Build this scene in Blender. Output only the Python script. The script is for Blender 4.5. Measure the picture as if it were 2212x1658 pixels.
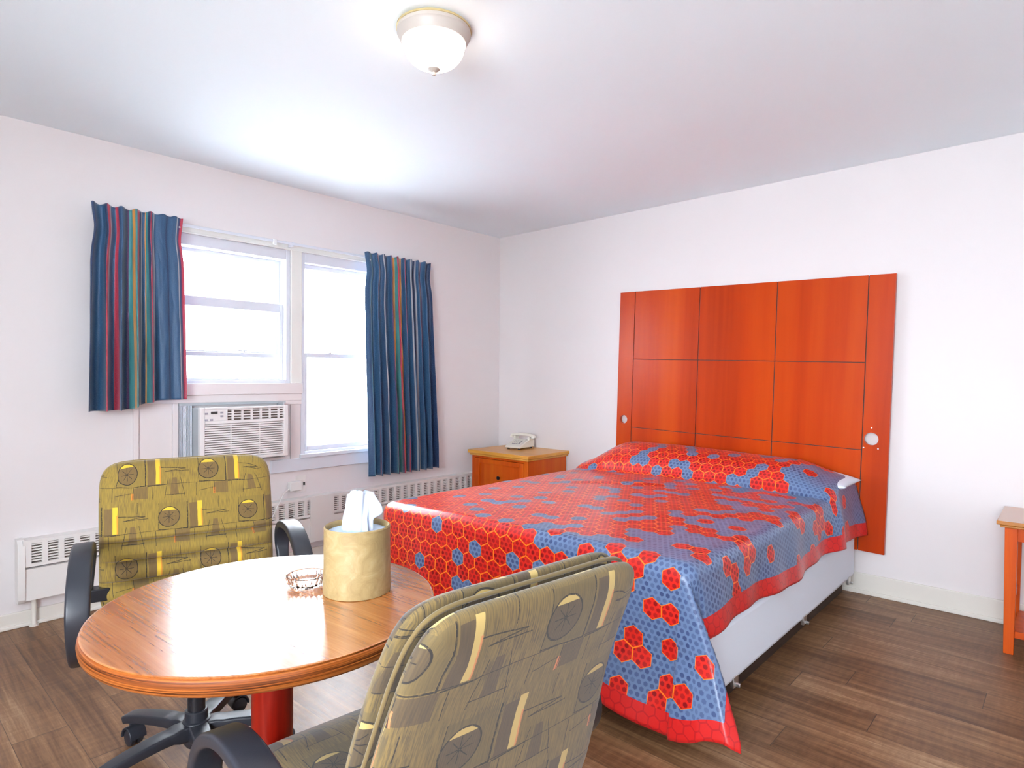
import bpy, bmesh, math, random
from mathutils import Vector, Matrix, noise, Euler
random.seed(7)
S = bpy.context.scene
for o in list(bpy.data.objects): bpy.data.objects.remove(o)
COL = S.collection
# ------------------------------------------------------------------ camera
F, W, H = 1333.0, 2212.0, 1658.0
YAW, PITCH, ROLL = math.atan2(.674, .7387), -math.atan(15/1333.), math.radians(.34)
cam = bpy.data.cameras.new('camera'); cam.sensor_width = 36; cam.lens = F/W*36; cam.clip_start = .02
co = bpy.data.objects.new('camera', cam); COL.objects.link(co)
fw = Vector((math.cos(YAW)*math.cos(PITCH), math.sin(YAW)*math.cos(PITCH), math.sin(PITCH)))
rt = Vector((math.sin(YAW), -math.cos(YAW), 0)); up = rt.cross(fw)
r2 = rt*math.cos(ROLL)+up*math.sin(ROLL); u2 = -rt*math.sin(ROLL)+up*math.cos(ROLL)
co.matrix_world = Matrix.Translation((-3.949, -3.757, 1.22)) @ Matrix((r2, u2, -fw)).transposed().to_4x4()
S.camera = co
# ------------------------------------------------------------------ daylight, exposure
S.view_settings.view_transform = 'Standard'; S.view_settings.look = 'None'
S.view_settings.exposure = 1.66; S.view_settings.gamma = 1; S.view_settings.use_curve_mapping = False
wd = bpy.data.worlds.new('world'); S.world = wd; wd.use_nodes = True
SKY_COL, SKY_STR = (.85, .925, 1.0, 1), 9.0
LAMP_STR, LAMP_COL = 3.6, (1.0, .84, .68, 1)
bg = wd.node_tree.nodes['Background']; bg.inputs[0].default_value = SKY_COL; bg.inputs[1].default_value = SKY_STR
for nm, x, z, w, h in (('window_portal', -2.42, 1.6, .92, .9), ('window_portal', -1.45, 1.36, .9, 1.36), ('window_portal', -3.6, 1.475, 2.0, 1.35)):
    ld = bpy.data.lights.new(nm, 'AREA'); ld.shape = 'RECTANGLE'; ld.size = w; ld.size_y = h; ld.cycles.is_portal = True
    lo = bpy.data.objects.new(nm, ld); COL.objects.link(lo); lo.location = (x, .16, z); lo.rotation_euler = (-math.pi/2, 0, 0)
    if w > 1: lo.location = (-5.52, -3.6, 1.475); lo.rotation_euler = (0, -math.pi/2, 0); ld.size, ld.size_y = ld.size_y, ld.size  # the wide portal serves the added fill window

# ------------------------------------------------------------------ node expression helper
class X:
    """a socket with operators"""
    def __init__(s, t, k): s.t = t; s.k = k
    def m(s, op, *a): return fn(s.t, op, s, *a)
    def __add__(s, b): return s.m('ADD', b)
    __radd__ = __add__
    def __sub__(s, b): return s.m('SUBTRACT', b)
    def __rsub__(s, b): return fn(s.t, 'SUBTRACT', b, s)
    def __mul__(s, b): return s.m('MULTIPLY', b)
    __rmul__ = __mul__
    def __truediv__(s, b): return s.m('DIVIDE', b)
    def __lt__(s, b): return s.m('LESS_THAN', b)
    def __gt__(s, b): return s.m('GREATER_THAN', b)
    def abs(s): return s.m('ABSOLUTE')
    def floor(s): return s.m('FLOOR')
    def fract(s): return s.m('FRACT')
def setin(t, sock, v):
    if isinstance(v, X): t.links.new(v.k, sock)
    elif isinstance(v, tuple) and sock.type == 'RGBA' and len(v) == 3: sock.default_value = v+(1,)
    else: sock.default_value = v
def fn(t, op, *a):
    n = t.nodes.new('ShaderNodeMath'); n.operation = op
    for i, v in enumerate(a): setin(t, n.inputs[i], v)
    return X(t, n.outputs[0])
def mx(a, b): return a.m('MAXIMUM', b)
def mn(a, b): return a.m('MINIMUM', b)
def hyp(a, b): return (a*a+b*b).m('SQRT')
def mix(t, f, a, b):
    n = t.nodes.new('ShaderNodeMix'); n.data_type = 'RGBA'
    setin(t, n.inputs['Factor'], f); setin(t, n.inputs['A'], a); setin(t, n.inputs['B'], b)
    # colour sockets are index 6,7
    return X(t, n.outputs['Result'])
def mixc(t, f, a, b):
    n = t.nodes.new('ShaderNodeMix'); n.data_type = 'RGBA'
    setin(t, n.inputs[0], f); setin(t, n.inputs[6], a); setin(t, n.inputs[7], b)
    return X(t, n.outputs[2])
def vec(t, x, y, z=0.0):
    n = t.nodes.new('ShaderNodeCombineXYZ')
    for i, v in enumerate((x, y, z)): setin(t, n.inputs[i], v)
    return X(t, n.outputs[0])
def nz(t, v, scale=5, detail=3, rough=.5, dist=0.0):
    n = t.nodes.new('ShaderNodeTexNoise'); setin(t, n.inputs['Vector'], v)
    n.inputs['Scale'].default_value = scale; n.inputs['Detail'].default_value = detail
    n.inputs['Roughness'].default_value = rough; n.inputs['Distortion'].default_value = dist
    return X(t, n.outputs[0])
def white(t, v):
    n = t.nodes.new('ShaderNodeTexWhiteNoise'); n.noise_dimensions = '3D'; setin(t, n.inputs['Vector'], v)
    return X(t, n.outputs[0])
def rng(t, v, a, b, c=0.0, d=1.0, smooth=False):
    n = t.nodes.new('ShaderNodeMapRange'); n.interpolation_type = 'SMOOTHSTEP' if smooth else 'LINEAR'
    for i, q in enumerate((v, a, b, c, d)): setin(t, n.inputs[i], q)
    return X(t, n.outputs[0])
def ramp(t, f, stops, interp='LINEAR'):
    n = t.nodes.new('ShaderNodeValToRGB'); n.color_ramp.interpolation = interp
    e = n.color_ramp.elements
    while len(e) < len(stops): e.new(.5)
    for q, (p, c) in zip(e, stops): q.position = p; q.color = c+(1,) if len(c) == 3 else c
    setin(t, n.inputs[0], f); return X(t, n.outputs[0])
def srgb(r, g, b):
    f = lambda c: (c/255/12.92) if c/255 <= .04045 else ((c/255+.055)/1.055)**2.4
    return (f(r), f(g), f(b))
def coords(t, kind='Object'):
    n = t.nodes.new('ShaderNodeTexCoord'); q = t.nodes.new('ShaderNodeSeparateXYZ'); t.links.new(n.outputs[kind], q.inputs[0])
    return X(t, n.outputs[kind]), X(t, q.outputs[0]), X(t, q.outputs[1]), X(t, q.outputs[2])
def mat(name, build=None, color=(.8, .8, .8), rough=.5, metal=0, spec=.5, **kw):
    m = bpy.data.materials.new(name); m.use_nodes = True; t = m.node_tree; b = t.nodes['Principled BSDF']
    b.inputs['Base Color'].default_value = tuple(color[:3])+(1,); b.inputs['Roughness'].default_value = rough
    b.inputs['Metallic'].default_value = metal; b.inputs['Specular IOR Level'].default_value = spec
    for k, v in kw.items(): b.inputs[k.replace('_', ' ')].default_value = v
    if build:
        r = build(t)
        if isinstance(r, X): r = {'Base Color': r}
        for k, v in r.items():
            if k == 'Bump':
                h, st, ds = v; n = t.nodes.new('ShaderNodeBump'); n.inputs['Strength'].default_value = st; n.inputs['Distance'].default_value = ds
                setin(t, n.inputs['Height'], h); t.links.new(n.outputs[0], b.inputs['Normal'])
            else: setin(t, b.inputs[k], v)
    return m

# ------------------------------------------------------------------ materials
def paint(name, c, rough=.55, amt=.03, bump=.08, c2=None):
    def f(t):
        v, x, y, z = coords(t)
        n = nz(t, v, 1.3, 3); col = mixc(t, n, c, c2 or tuple(q*(1-amt*2) for q in c))
        return {'Base Color': col, 'Bump': (nz(t, v, 90, 2), bump, .002)}
    return mat(name, f, rough=rough)
M = {}
M['wall'] = paint('wall_paint', (.78, .73, .725), .6, .02)
M['ceil'] = paint('ceiling_paint', (.87, .95, 1.0), .7, .01)
M['trim'] = paint('trim_paint', (.80, .79, .74), .35, .03, .05)
M['frame'] = paint('window_paint', (.70, .72, .78), .35, .02, .03)
M['panelpaint'] = paint('panel_paint', (.80, .73, .72), .5, .03)
M['heater'] = paint('heater_paint', (.82, .79, .76), .4, .03, .04)
M['base'] = paint('baseboard_paint', (.79, .75, .68), .4, .05, .05)
M['dark'] = mat('dark_slot', color=(.05, .045, .045), rough=.7)
M['brownslot'] = mat('vent_interior', color=(.16, .12, .10), rough=.8)
M['acwhite'] = paint('ac_plastic', (.82, .79, .78), .4, .02, .02)
M['acgrey'] = mat('ac_metal', color=(.45, .48, .50), rough=.5)
M['acbtn'] = mat('ac_button', color=(.38, .36, .42), rough=.5)
M['white'] = mat('white_plastic', color=(.82, .82, .82), rough=.35)
M['steel'] = mat('steel', color=(.6, .6, .6), rough=.3, metal=1)
M['brass'] = mat('brass_ring', color=(.72, .58, .30), rough=.35, metal=.6)
M['black'] = mat('black_plastic', lambda t: {'Base Color': (.022, .024, .032), 'Bump': (nz(t, coords(t)[0], 400, 2), .12, .001)}, rough=.38)
M['blackmetal'] = mat('black_metal', color=(.02, .02, .025), rough=.3, metal=.3)
M['phone'] = mat('phone_plastic', color=(.78, .75, .66), rough=.35)
M['phonedark'] = mat('phone_keypad', color=(.25, .25, .27), rough=.4)
M['sheet'] = paint('white_ticking', (.82, .88, .98), .8, .03, .1)
M['darkwood'] = mat('dark_platform', color=(.05, .03, .02), rough=.6)
M['glass'] = mat('window_glass', color=(1, 1, 1), rough=.0, Transmission_Weight=1.0, IOR=1.05)
M['tray'] = mat('pressed_glass', color=(1.0, .93, .87), rough=.02, Transmission_Weight=1.0, IOR=1.45)
M['tissue'] = mat('tissue_paper', color=(.50, .57, .68), rough=.9, Subsurface_Weight=.1)
def lampmat(t):
    return {}
M['bowl'] = mat('lit_frosted_glass', color=(.95, .93, .9), rough=.4)
_b = M['bowl'].node_tree.nodes['Principled BSDF']; _b.inputs['Emission Color'].default_value = LAMP_COL; _b.inputs['Emission Strength'].default_value = LAMP_STR
M['fixture'] = mat('fixture_enamel', color=(.52, .46, .41), rough=.4)

def floor_f(t):
    v, x, y, z = coords(t)
    pw, L = .155, 1.22
    cx = (x/pw).floor(); fx = (x/pw).fract()
    off = white(t, vec(t, cx, 3.3)); yy = y/L+off; cy = yy.floor(); fy = yy.fract()
    r = white(t, vec(t, cx, cy, 1.7)); r_ = white(t, vec(t, cy, cx, 5.1))
    g1 = nz(t, vec(t, x*26+r*40, y*1.6, r*9), 1.0, 5, .62, .8)
    g2 = nz(t, vec(t, x*130+r*30, y*5, r*7), 1.0, 3, .7, .3)
    cross = nz(t, vec(t, x*10, y*55, 0.0), 1.0, 2, .6)
    blot = nz(t, vec(t, x*3+r*5, y*1.2, r), 1.0, 3)
    g = g1*.5+g2*.28+blot*.3+(r-.5)*.10+(cross-.5)*.14
    col = ramp(t, g, [(.30, srgb(60, 38, 24)), (.45, srgb(102, 70, 46)), (.58, srgb(134, 98, 68)), (.75, srgb(178, 144, 110))])
    seam = mx(fx < .012, fy < .0025)
    col = mixc(t, seam*.7, col, (.04, .028, .02))
    return {'Base Color': col, 'Roughness': rng(t, g2, .2, .8, .30, .46), 'Bump': (g2*.5+g1*.3-seam, .25, .002)}
M['floor'] = mat('plank_vinyl', floor_f, spec=.25)

def wood(name, c1, c2, c3, axis='z', scale=1.0, rough=.3, streak=.6, uv=False, **kw):
    def f(t):
        v, x, y, z = coords(t, 'UV' if uv else 'Object')
        s = {'x': (3, 60, 60), 'y': (60, 3, 60), 'z': (60, 60, 3)}[axis]
        g = nz(t, vec(t, x*(s[0]*scale), y*(s[1]*scale), z*(s[2]*scale)), 1.0, 4, .6, .4)
        b = nz(t, vec(t, x*s[0]*.12*scale, y*s[1]*.12*scale, z*s[2]*.12*scale), 1.0, 3, .55, 1.0)
        k = g*streak+b*(1-streak)
        return {'Base Color': ramp(t, k, [(.32, c1), (.5, c2), (.68, c3)]), 'Bump': (g, .05, .001)}
    return mat(name, f, rough=rough, **kw)
M['cherry'] = wood('cherry_veneer', srgb(158, 42, 0), srgb(186, 58, 0), srgb(200, 76, 4), 'z', .3, .32, .2, spec=.22)
M['cherryedge'] = wood('cherry_edge', srgb(120, 40, 12), srgb(150, 55, 18), srgb(170, 70, 25), 'z', .5, .4, .5)
M['nswood'] = wood('nightstand_wood', srgb(176, 58, 2), srgb(204, 82, 6), srgb(214, 104, 16), 'z', .5, .33, .4, spec=.3)
M['nstop'] = wood('nightstand_top', srgb(150, 84, 26), srgb(172, 104, 38), srgb(188, 124, 52), 'y', .5, .2, .4, spec=.9, Coat_Weight=.5, Coat_Roughness=.12)
M['nstop2'] = wood('nightstand_plain_top', srgb(196, 122, 36), srgb(216, 150, 56), srgb(226, 170, 80), 'y', .5, .3, .4)
M['redwood'] = wood('mahogany_column', srgb(88, 8, 4), srgb(132, 18, 6), srgb(160, 38, 14), 'z', .6, .28, .5)

def oak_f(t):
    v, x, y, z = coords(t)
    a = math.radians(94)
    u = x*math.cos(a)+y*math.sin(a); w = y*math.cos(a)-x*math.sin(a)
    d = nz(t, vec(t, u*1.5, w*5, 0.0), 1.0, 3)
    g = ((w*90+d*5).m('SINE')*.5+.5)
    fine = nz(t, vec(t, u*6, w*170, z), 1.0, 3, .7)
    k = g*.12+fine*.88
    return {'Base Color': ramp(t, k, [(.22, srgb(120, 62, 18)), (.45, srgb(166, 96, 40)), (.75, srgb(190, 122, 62))]),
            'Roughness': .2}
M['oak'] = mat('oak_laminate', oak_f, spec=1.0, Coat_Weight=.7, Coat_Roughness=.24, Coat_IOR=1.7)
def oakedge_f(t):
    v, x, y, z = coords(t)
    n = nz(t, vec(t, x*2, y*2, z*260), 1.0, 3, .6, .5)
    return ramp(t, n, [(.38, srgb(66, 28, 8)), (.5, srgb(136, 70, 26)), (.66, srgb(166, 98, 44))])
M['oakedge'] = mat('oak_edge_banding', oakedge_f, rough=.3)

def tissuebox_f(t):
    v, x, y, z = coords(t)
    n = nz(t, v, 26, 5, .65, 1.5)
    return {'Base Color': ramp(t, n, [(.3, srgb(140, 118, 78)), (.55, srgb(156, 134, 92)), (.75, srgb(168, 150, 112))]), 'Bump': (nz(t, v, 160, 3), .25, .001)}
M['leather'] = mat('beige_leatherette', tissuebox_f, rough=.45)

# bedspread: hexagons
def hexcell(t, u, v, s):
    """pointy-top hexagon grid: returns edge distance (0 centre .. .5 edge) and cell id"""
    q = math.sqrt(3)
    U = u/s+200; V = v/s+200*q
    def half(ou, ov):
        gu = (U-ou).fract()-.5; gv = ((V-ov)/q).fract()*q-q/2
        return gu, gv
    au, av = half(0, 0); bu, bv = half(.5, q/2)
    sel = (au*au+av*av) < (bu*bu+bv*bv)
    gu = bu+(au-bu)*sel; gv = bv+(av-bv)*sel
    iu = ((U-gu)*2+.5).floor(); iv = ((V-gv)*(2/q)+.5).floor()
    d = mx(gu.abs(), gu.abs()*.5+gv.abs()*(q/2))
    return d, iu, iv
def spread_f(t):
    _, u, v, z = coords(t, 'UV')
    n = t.nodes.new('ShaderNodeAttribute'); n.attribute_name = 'hem'; hem = X(t, n.outputs['Fac'])
    s = .068
    d, iu, iv = hexcell(t, u, v, s)
    w = white(t, vec(t, iu, iv, 2.0))
    cu = iu*(s/2)-200*s              # the cell's own place across the bed
    cl = nz(t, vec(t, iu*.23, iv*.23, 4.0), 1.0, 1)
    f = t.nodes.new('ShaderNodeFloatCurve'); f.inputs[0].default_value = 1.0
    c = f.mapping.curves[0]
    pts = [(0, .86), (.30, .80), (.50, .74), (.60, .68), (.66, .50), (.72, .26), (.80, .15), (1, .17)]
    while len(c.points) < len(pts): c.points.new(.5, .5)
    for p, (a, b) in zip(c.points, pts): p.location = (a, b)
    f.mapping.update()
    setin(t, f.inputs[1], rng(t, cu, 0.0, 2.0)); pr = X(t, f.outputs[0])
    red = (w+(cl-.5)*.5) < pr
    dd, iu2, iv2 = hexcell(t, u, v, s/3.0)
    dot = rng(t, dd, .28, .36, 1.0, 0.0)
    dw = rng(t, white(t, vec(t, iu2, iv2, 9.0)), 0.0, 1.0, .45, 1.0)
    redc = mixc(t, dot*dw*.85, srgb(216, 36, 26), srgb(112, 6, 20))
    bluec = mixc(t, dot*dw*.8, srgb(100, 122, 158), srgb(40, 56, 104))
    line = d > .47
    soft = rng(t, d, .43, .47, 0.0, .6)
    redc = mixc(t, soft, redc, srgb(226, 50, 20))
    redc = mixc(t, line, redc, srgb(244, 128, 24))
    col = mixc(t, red, bluec, redc)
    bd, bu_, bv_ = hexcell(t, u, v, .04)
    band = mixc(t, (bd > .44)*.5, srgb(206, 32, 30), srgb(150, 12, 28))
    col = mixc(t, hem < .07, col, band)
    wv = nz(t, vec(t, u*900, v*900, 0.0), 1.0, 1)
    return {'Base Color': col, 'Bump': (wv, .05, .001), 'Roughness': .31}
M['spread'] = mat('hexagon_print_satin', spread_f, spec=.5, Sheen_Weight=.03)

# upholstery
def seg(t, x, y, x0, y0, x1, y1, w):
    dx, dy = x1-x0, y1-y0; L = dx*dx+dy*dy
    h = mn(mx(((x-x0)*dx+(y-y0)*dy)/L, 0.0), 1.0)
    return hyp(x-x0-h*dx, y-y0-h*dy) < w
def rect(t, x, y, x0, x1, y0, y1):
    return (x > x0)*(x < x1)*(y > y0)*(y < y1)
def upholstery(name, base1, base2, brown, yellow, orange, sc):
    def f(t):
        _, u0, v0, z = coords(t, 'UV'); u0 = u0*sc; v0 = v0*sc
        wob = nz(t, vec(t, u0*14, v0*14, 0.0), 1.0, 2)-.5
        u1 = u0+wob*.006; v1 = v0+(nz(t, vec(t, u0*14, v0*14, 7.0), 1.0, 2)-.5)*.006
        row = (v1/.168).floor(); y = (v1/.168).fract()*.168
        x = ((u1+row*.14)/.28).fract()*.28
        hatch = nz(t, vec(t, u0*420, v0*26, 0.0), 1.0, 2, .6)
        big = nz(t, vec(t, u0*9, v0*9, 3.0), 1.0, 2)
        col = mixc(t, rng(t, hatch, .35, .65), base1, base2)
        col = mixc(t, rng(t, big, .5, .62)*rng(t, hatch, .5, .62)*.55, col, brown)
        stripe = ((x*1500).m('SINE') > 0.0)
        def fill(c, msk, k=1.0): return mixc(t, msk*k, col, c)
        col = fill(base2, rect(t, x, y, .03, .125, .055, .15), .6)
        cx, cy = x-.065, y-.10
        r = hyp(cx, cy)
        col = mixc(t, (r < .036)*(.55+stripe*.2), col, brown)
        col = fill(yellow, (r < .036)*(cy > .024))
        col = fill(brown, rect(t, x, y, .135, .162, .05, .145), .75)
        col = fill(yellow, rect(t, x, y, .162, .178, .055, .15))
        col = fill(orange, rect(t, x, y, .175, .179, .055, .12), .8)
        tw = (x-.225).abs() < (.008+(.075-y)*.12)
        col = mixc(t, tw*(y > .012)*(y < .075)*.7, col, brown)
        col = fill(brown, rect(t, x, y, .085, .135, .006, .048), .6+stripe*.15)
        col = fill(orange, rect(t, x, y, .080, .087, .004, .028))
        ang = cy.m('ARCTAN2', cx)
        star = ((ang*4).m('SINE').abs()*r < .0032)*(r < .023)*(r > .001)
        ln = mx(star, ((r-.036).abs() < .0015))
        for s_ in ((.03, .055, .125, .05, .0012), (.128, .05, .128, .15, .0018), (.03, .055, .03, .15, .0009), (.0, .052, .28, .052, .0007),
                   (.18, .115, .265, .108, .0011), (.265, .108, .195, .098, .0010), (.195, .098, .275, .10, .0010),
                   (.085, .05, .085, .004, .0009), (.03, .02, .08, .028, .0008), (.24, .12, .24, .16, .0008), (.02, .0, .02, .05, .0008),
                   (.135, .048, .2, .052, .0012), (.15, .0, .15, .045, .0008), (.19, .012, .262, .012, .0009), (.205, .075, .19, .0, .0008), (.245, .075, .262, .0, .0008)):
            ln = mx(ln, seg(t, x, y, *s_))
        lt = (nz(t, vec(t, u0*240, v0*240, 1.0), 1.0, 1) > .40)
        col = mixc(t, ln*(.55+lt*.4), col, srgb(24, 18, 16))
        return {'Base Color': col, 'Bump': (hatch, .15, .001), 'Roughness': .85}
    return mat(name, f, Sheen_Weight=.2)
M['uph'] = upholstery('olive_print_fabric', srgb(146, 120, 44), srgb(122, 100, 42), srgb(98, 74, 46), srgb(208, 172, 44), srgb(200, 118, 36), 1.12)
M['uph_shaded'] = upholstery('shaded_olive_print_fabric', srgb(114, 92, 48), srgb(86, 72, 42), srgb(64, 50, 38), srgb(176, 150, 88), srgb(184, 108, 64), .95)  # same chair fabric, shade on the near chair put into darker, greyer colours

# curtains
NAVY, TEAL, LT = srgb(16, 42, 86), srgb(32, 76, 116), srgb(78, 130, 152)
RED, ORG, TUR, PALE, PUR = srgb(186, 34, 62), srgb(222, 150, 56), srgb(56, 138, 140), srgb(170, 168, 172), srgb(86, 40, 92)
def curtain_mat(name, stops):
    def f(t):
        _, u, v, z = coords(t, 'UV')
        base = ramp(t, u, stops, 'CONSTANT')
        fl = nz(t, vec(t, u*140, v*420, 0.0), 1.0, 2, .7)
        fl2 = nz(t, vec(t, u*30, v*6, 0.0), 1.0, 2, .7)
        col = mixc(t, rng(t, fl, .48, .68)*.25, base, srgb(120, 160, 176))
        col = mixc(t, rng(t, fl2, .45, .7)*.3, col, srgb(18, 36, 80))
        return {'Base Color': col, 'Roughness': .5, 'Bump': (fl, .1, .001)}
    return mat(name, f, Sheen_Weight=.3)
M['curtL'] = curtain_mat('striped_curtain_left', [(0, NAVY), (.04, TEAL), (.13, NAVY), (.16, RED), (.19, PALE), (.20, TEAL), (.245, RED), (.27, TEAL), (.34, NAVY), (.375, PUR),
    (.39, TUR), (.42, ORG), (.45, TUR), (.475, RED), (.505, NAVY), (.525, PALE), (.535, TEAL), (.56, ORG), (.57, TUR), (.59, NAVY), (.62, RED), (.635, TEAL), (.66, PALE), (.668, TEAL), (.80, NAVY), (.82, TEAL), (.925, PALE), (.935, TEAL), (.95, PUR), (.965, RED)])
M['curtR'] = curtain_mat('striped_curtain_right', [(0, TEAL), (.06, LT), (.10, TEAL), (.165, RED), (.195, PALE), (.205, TEAL), (.25, PALE), (.26, NAVY), (.29, TEAL), (.36, PUR), (.385, TUR), (.40, ORG), (.43, TUR), (.455, RED), (.48, NAVY), (.50, PALE), (.51, ORG), (.53, TEAL), (.57, RED), (.585, NAVY), (.61, TEAL),
    (.66, PALE), (.675, TEAL), (.72, NAVY), (.745, PALE), (.755, TEAL), (.83, PALE), (.84, PUR), (.85, TEAL), (.93, NAVY)])

# ------------------------------------------------------------------ object helpers
WM = {}
def place(o, loc=(0, 0, 0), rot=(0, 0, 0)):
    o.location = loc; o.rotation_euler = rot; WM[o.name] = Matrix.LocRotScale(Vector(loc), Euler(rot), None)
def tag(o, label=None, cat=None, group=None, kind=None):
    if label: o['label'] = label
    if cat: o['category'] = cat
    if group: o['group'] = group
    if kind: o['kind'] = kind
    return o
def thing(name, label, cat, loc=(0, 0, 0), rz=0, rot=None, group=None):
    o = bpy.data.objects.new(name, None); COL.objects.link(o); o.empty_display_size = .1
    place(o, loc, rot or (0, 0, rz)); return tag(o, label, cat, group)
def obj(name, bm, m, parent=None, world=False, smooth=True, bevel=0, sub=0, ang=40):
    if world and parent is not None: bm.transform(wmat(parent).inverted())
    bmesh.ops.recalc_face_normals(bm, faces=bm.faces)
    me = bpy.data.meshes.new(name); bm.to_mesh(me); bm.free()
    me.materials.append(m)
    if smooth:
        me.polygons.foreach_set('use_smooth', [True]*len(me.polygons))
        try: me.set_sharp_from_angle(angle=math.radians(ang))
        except Exception: pass
    o = bpy.data.objects.new(name, me); COL.objects.link(o)
    if parent is not None: o.parent = parent
    if bevel:
        b = o.modifiers.new('bevel', 'BEVEL'); b.width = bevel; b.segments = 3; b.limit_method = 'ANGLE'; b.harden_normals = False
    if sub: s = o.modifiers.new('sub', 'SUBSURF'); s.levels = s.render_levels = sub
    return o
def wmat(o):
    m = WM.get(o.name, Matrix.Identity(4))
    return (wmat(o.parent) @ m) if o.parent else m
def box(bm, x0, x1, y0, y1, z0, z1, mtx=None):
    vs = [bm.verts.new(Vector((x, y, z)) if mtx is None else mtx @ Vector((x, y, z))) for x in (x0, x1) for y in (y0, y1) for z in (z0, z1)]
    for q in ((0, 1, 3, 2), (4, 6, 7, 5), (0, 4, 5, 1), (2, 3, 7, 6), (0, 2, 6, 4), (1, 5, 7, 3)): bm.faces.new([vs[i] for i in q])
    return vs
def B(*bs):
    bm = bmesh.new()
    for b in bs: box(bm, *b)
    return bm
def lathe(prof, n=48, mtx=None, bm=None, sx=1, sy=1):
    bm = bm or bmesh.new(); rings = []
    for r, z in prof:
        rings.append([bm.verts.new((mtx or Matrix.Identity(4)) @ Vector((max(r, 1e-5)*math.cos(2*math.pi*i/n)*sx, max(r, 1e-5)*math.sin(2*math.pi*i/n)*sy, z))) for i in range(n)])
    for a, b in zip(rings, rings[1:]):
        for i in range(n): bm.faces.new((a[i], a[(i+1) % n], b[(i+1) % n], b[i]))
    for ring, p in ((rings[0], prof[0]), (rings[-1], prof[-1])):
        if p[0] > 1e-4: bm.faces.new(ring)
    bmesh.ops.remove_doubles(bm, verts=bm.verts, dist=1e-5)
    return bm
def cyl(r, p0, p1, n=16, bm=None):
    p0, p1 = Vector(p0), Vector(p1); d = p1-p0
    q = Matrix.Translation(p0) @ d.to_track_quat('Z', 'Y').to_matrix().to_4x4()
    return lathe([(r, 0), (r, d.length)], n, q, bm)
def catmull(P, k=8, closed=False):
    P = [Vector(p) for p in P]; out = []
    n = len(P)
    for i in range(n-1):
        a, b, c, d = P[max(i-1, 0)], P[i], P[i+1], P[min(i+2, n-1)]
        for j in range(k):
            s = j/k; out.append(.5*((2*b)+(c-a)*s+(2*a-5*b+4*c-d)*s*s+(3*b-a-3*c+d)*s**3))
    out.append(P[-1]); return out
def sweep(path, sec, bm=None, side=Vector((1, 0, 0)), closed=False):
    """sec(k) -> list of (a,b): a along side, b along the in-plane normal"""
    bm = bm or bmesh.new(); rings = []; n = len(path)
    for i, p in enumerate(path):
        tg = (path[min(i+1, n-1)]-path[max(i-1, 0)]).normalized()
        s = (side-tg*side.dot(tg)).normalized(); nn = tg.cross(s)
        rings.append([bm.verts.new(p+s*a+nn*b) for a, b in sec(i/(n-1))])
    m = len(rings[0])
    for a, b in zip(rings, rings[1:]):
        for i in range(m): bm.faces.new((a[i], a[(i+1) % m], b[(i+1) % m], b[i]))
    bm.faces.new(rings[0]); bm.faces.new(rings[-1]); return bm
def rrect(w, h, r, n=4):
    out = []
    for cx, cy, a0 in ((w-r, h-r, 0), (-w+r, h-r, 90), (-w+r, -h+r, 180), (w-r, -h+r, 270)):
        for k in range(n+1):
            a = math.radians(a0+90*k/n); out.append((cx+r*math.cos(a), cy+r*math.sin(a)))
    return out
def tube(path, r, n=8, bm=None):
    return sweep(path, lambda k: [(r*math.cos(2*math.pi*i/n), r*math.sin(2*math.pi*i/n)) for i in range(n)], bm, side=Vector((.31, .2, .93)))
def grid(bm, fnp, nu, nv, uvf=None, wrap=False):
    uvl = bm.loops.layers.uv.verify()
    vs = [[bm.verts.new(fnp(i/nu, j/nv)) for j in range(nv+1)] for i in range(nu+1)]
    fs = []
    for i in range(nu):
        for j in range(nv):
            f = bm.faces.new((vs[i][j], vs[i+1][j], vs[i+1][j+1], vs[i][j+1])); fs.append(f)
            if uvf:
                for l, (a, b) in zip(f.loops, ((i, j), (i+1, j), (i+1, j+1), (i, j+1))): l[uvl].uv = uvf(a/nu, b/nv)
    return vs, fs
def smooth(a, b, x):
    t = max(0, min(1, (x-a)/(b-a))); return t*t*(3-2*t)

# ------------------------------------------------------------------ room shell
XL, YB, HC = -5.35, -4.9, 2.44
tag(obj('floor', B((XL-.15, .15, YB-.15, .15, -.1, 0)), M['floor'], smooth=False), kind='structure')
tag(obj('ceiling', B((XL-.15, .15, YB-.15, .15, HC, HC+.1)), M['ceil'], smooth=False), kind='structure')
W1 = (-2.86, -1.965, 1.17, 2.03); W2 = (-1.89, -1.01, .70, 2.03)
xs = [XL-.15, W1[0], W1[1], W2[0], W2[1], .15]; zs = [0, W2[2], W1[2], 2.03, HC]
bm = bmesh.new()
for i in range(5):
    for j in range(4):
        if (i == 1 and j == 2) or (i == 3 and j in (1, 2)): continue
        box(bm, xs[i], xs[i+1], 0, .15, zs[j], zs[j+1])
bmesh.ops.remove_doubles(bm, verts=bm.verts, dist=1e-4)
seen = {}; bm.verts.index_update()
for f in list(bm.faces):
    k = tuple(sorted(v.index for v in f.verts))
    seen.setdefault(k, []).append(f)
bmesh.ops.delete(bm, geom=[f for fs in seen.values() if len(fs) > 1 for f in fs], context='FACES_ONLY')
tag(obj('wall_left', bm, M['wall'], smooth=False), kind='structure')
tag(obj('wall_right', B((0, .15, YB-.15, 0, 0, HC)), M['wall'], smooth=False), kind='structure')
FILL_WIN = (-4.6, -2.6, .8, 2.15)          # added unseen window for fill light, beside the camera: y0, y1, z0, z1
tag(obj('wall_back', B((XL, 0, YB-.15, YB, 0, HC)), M['wall'], smooth=False), kind='structure')
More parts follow.
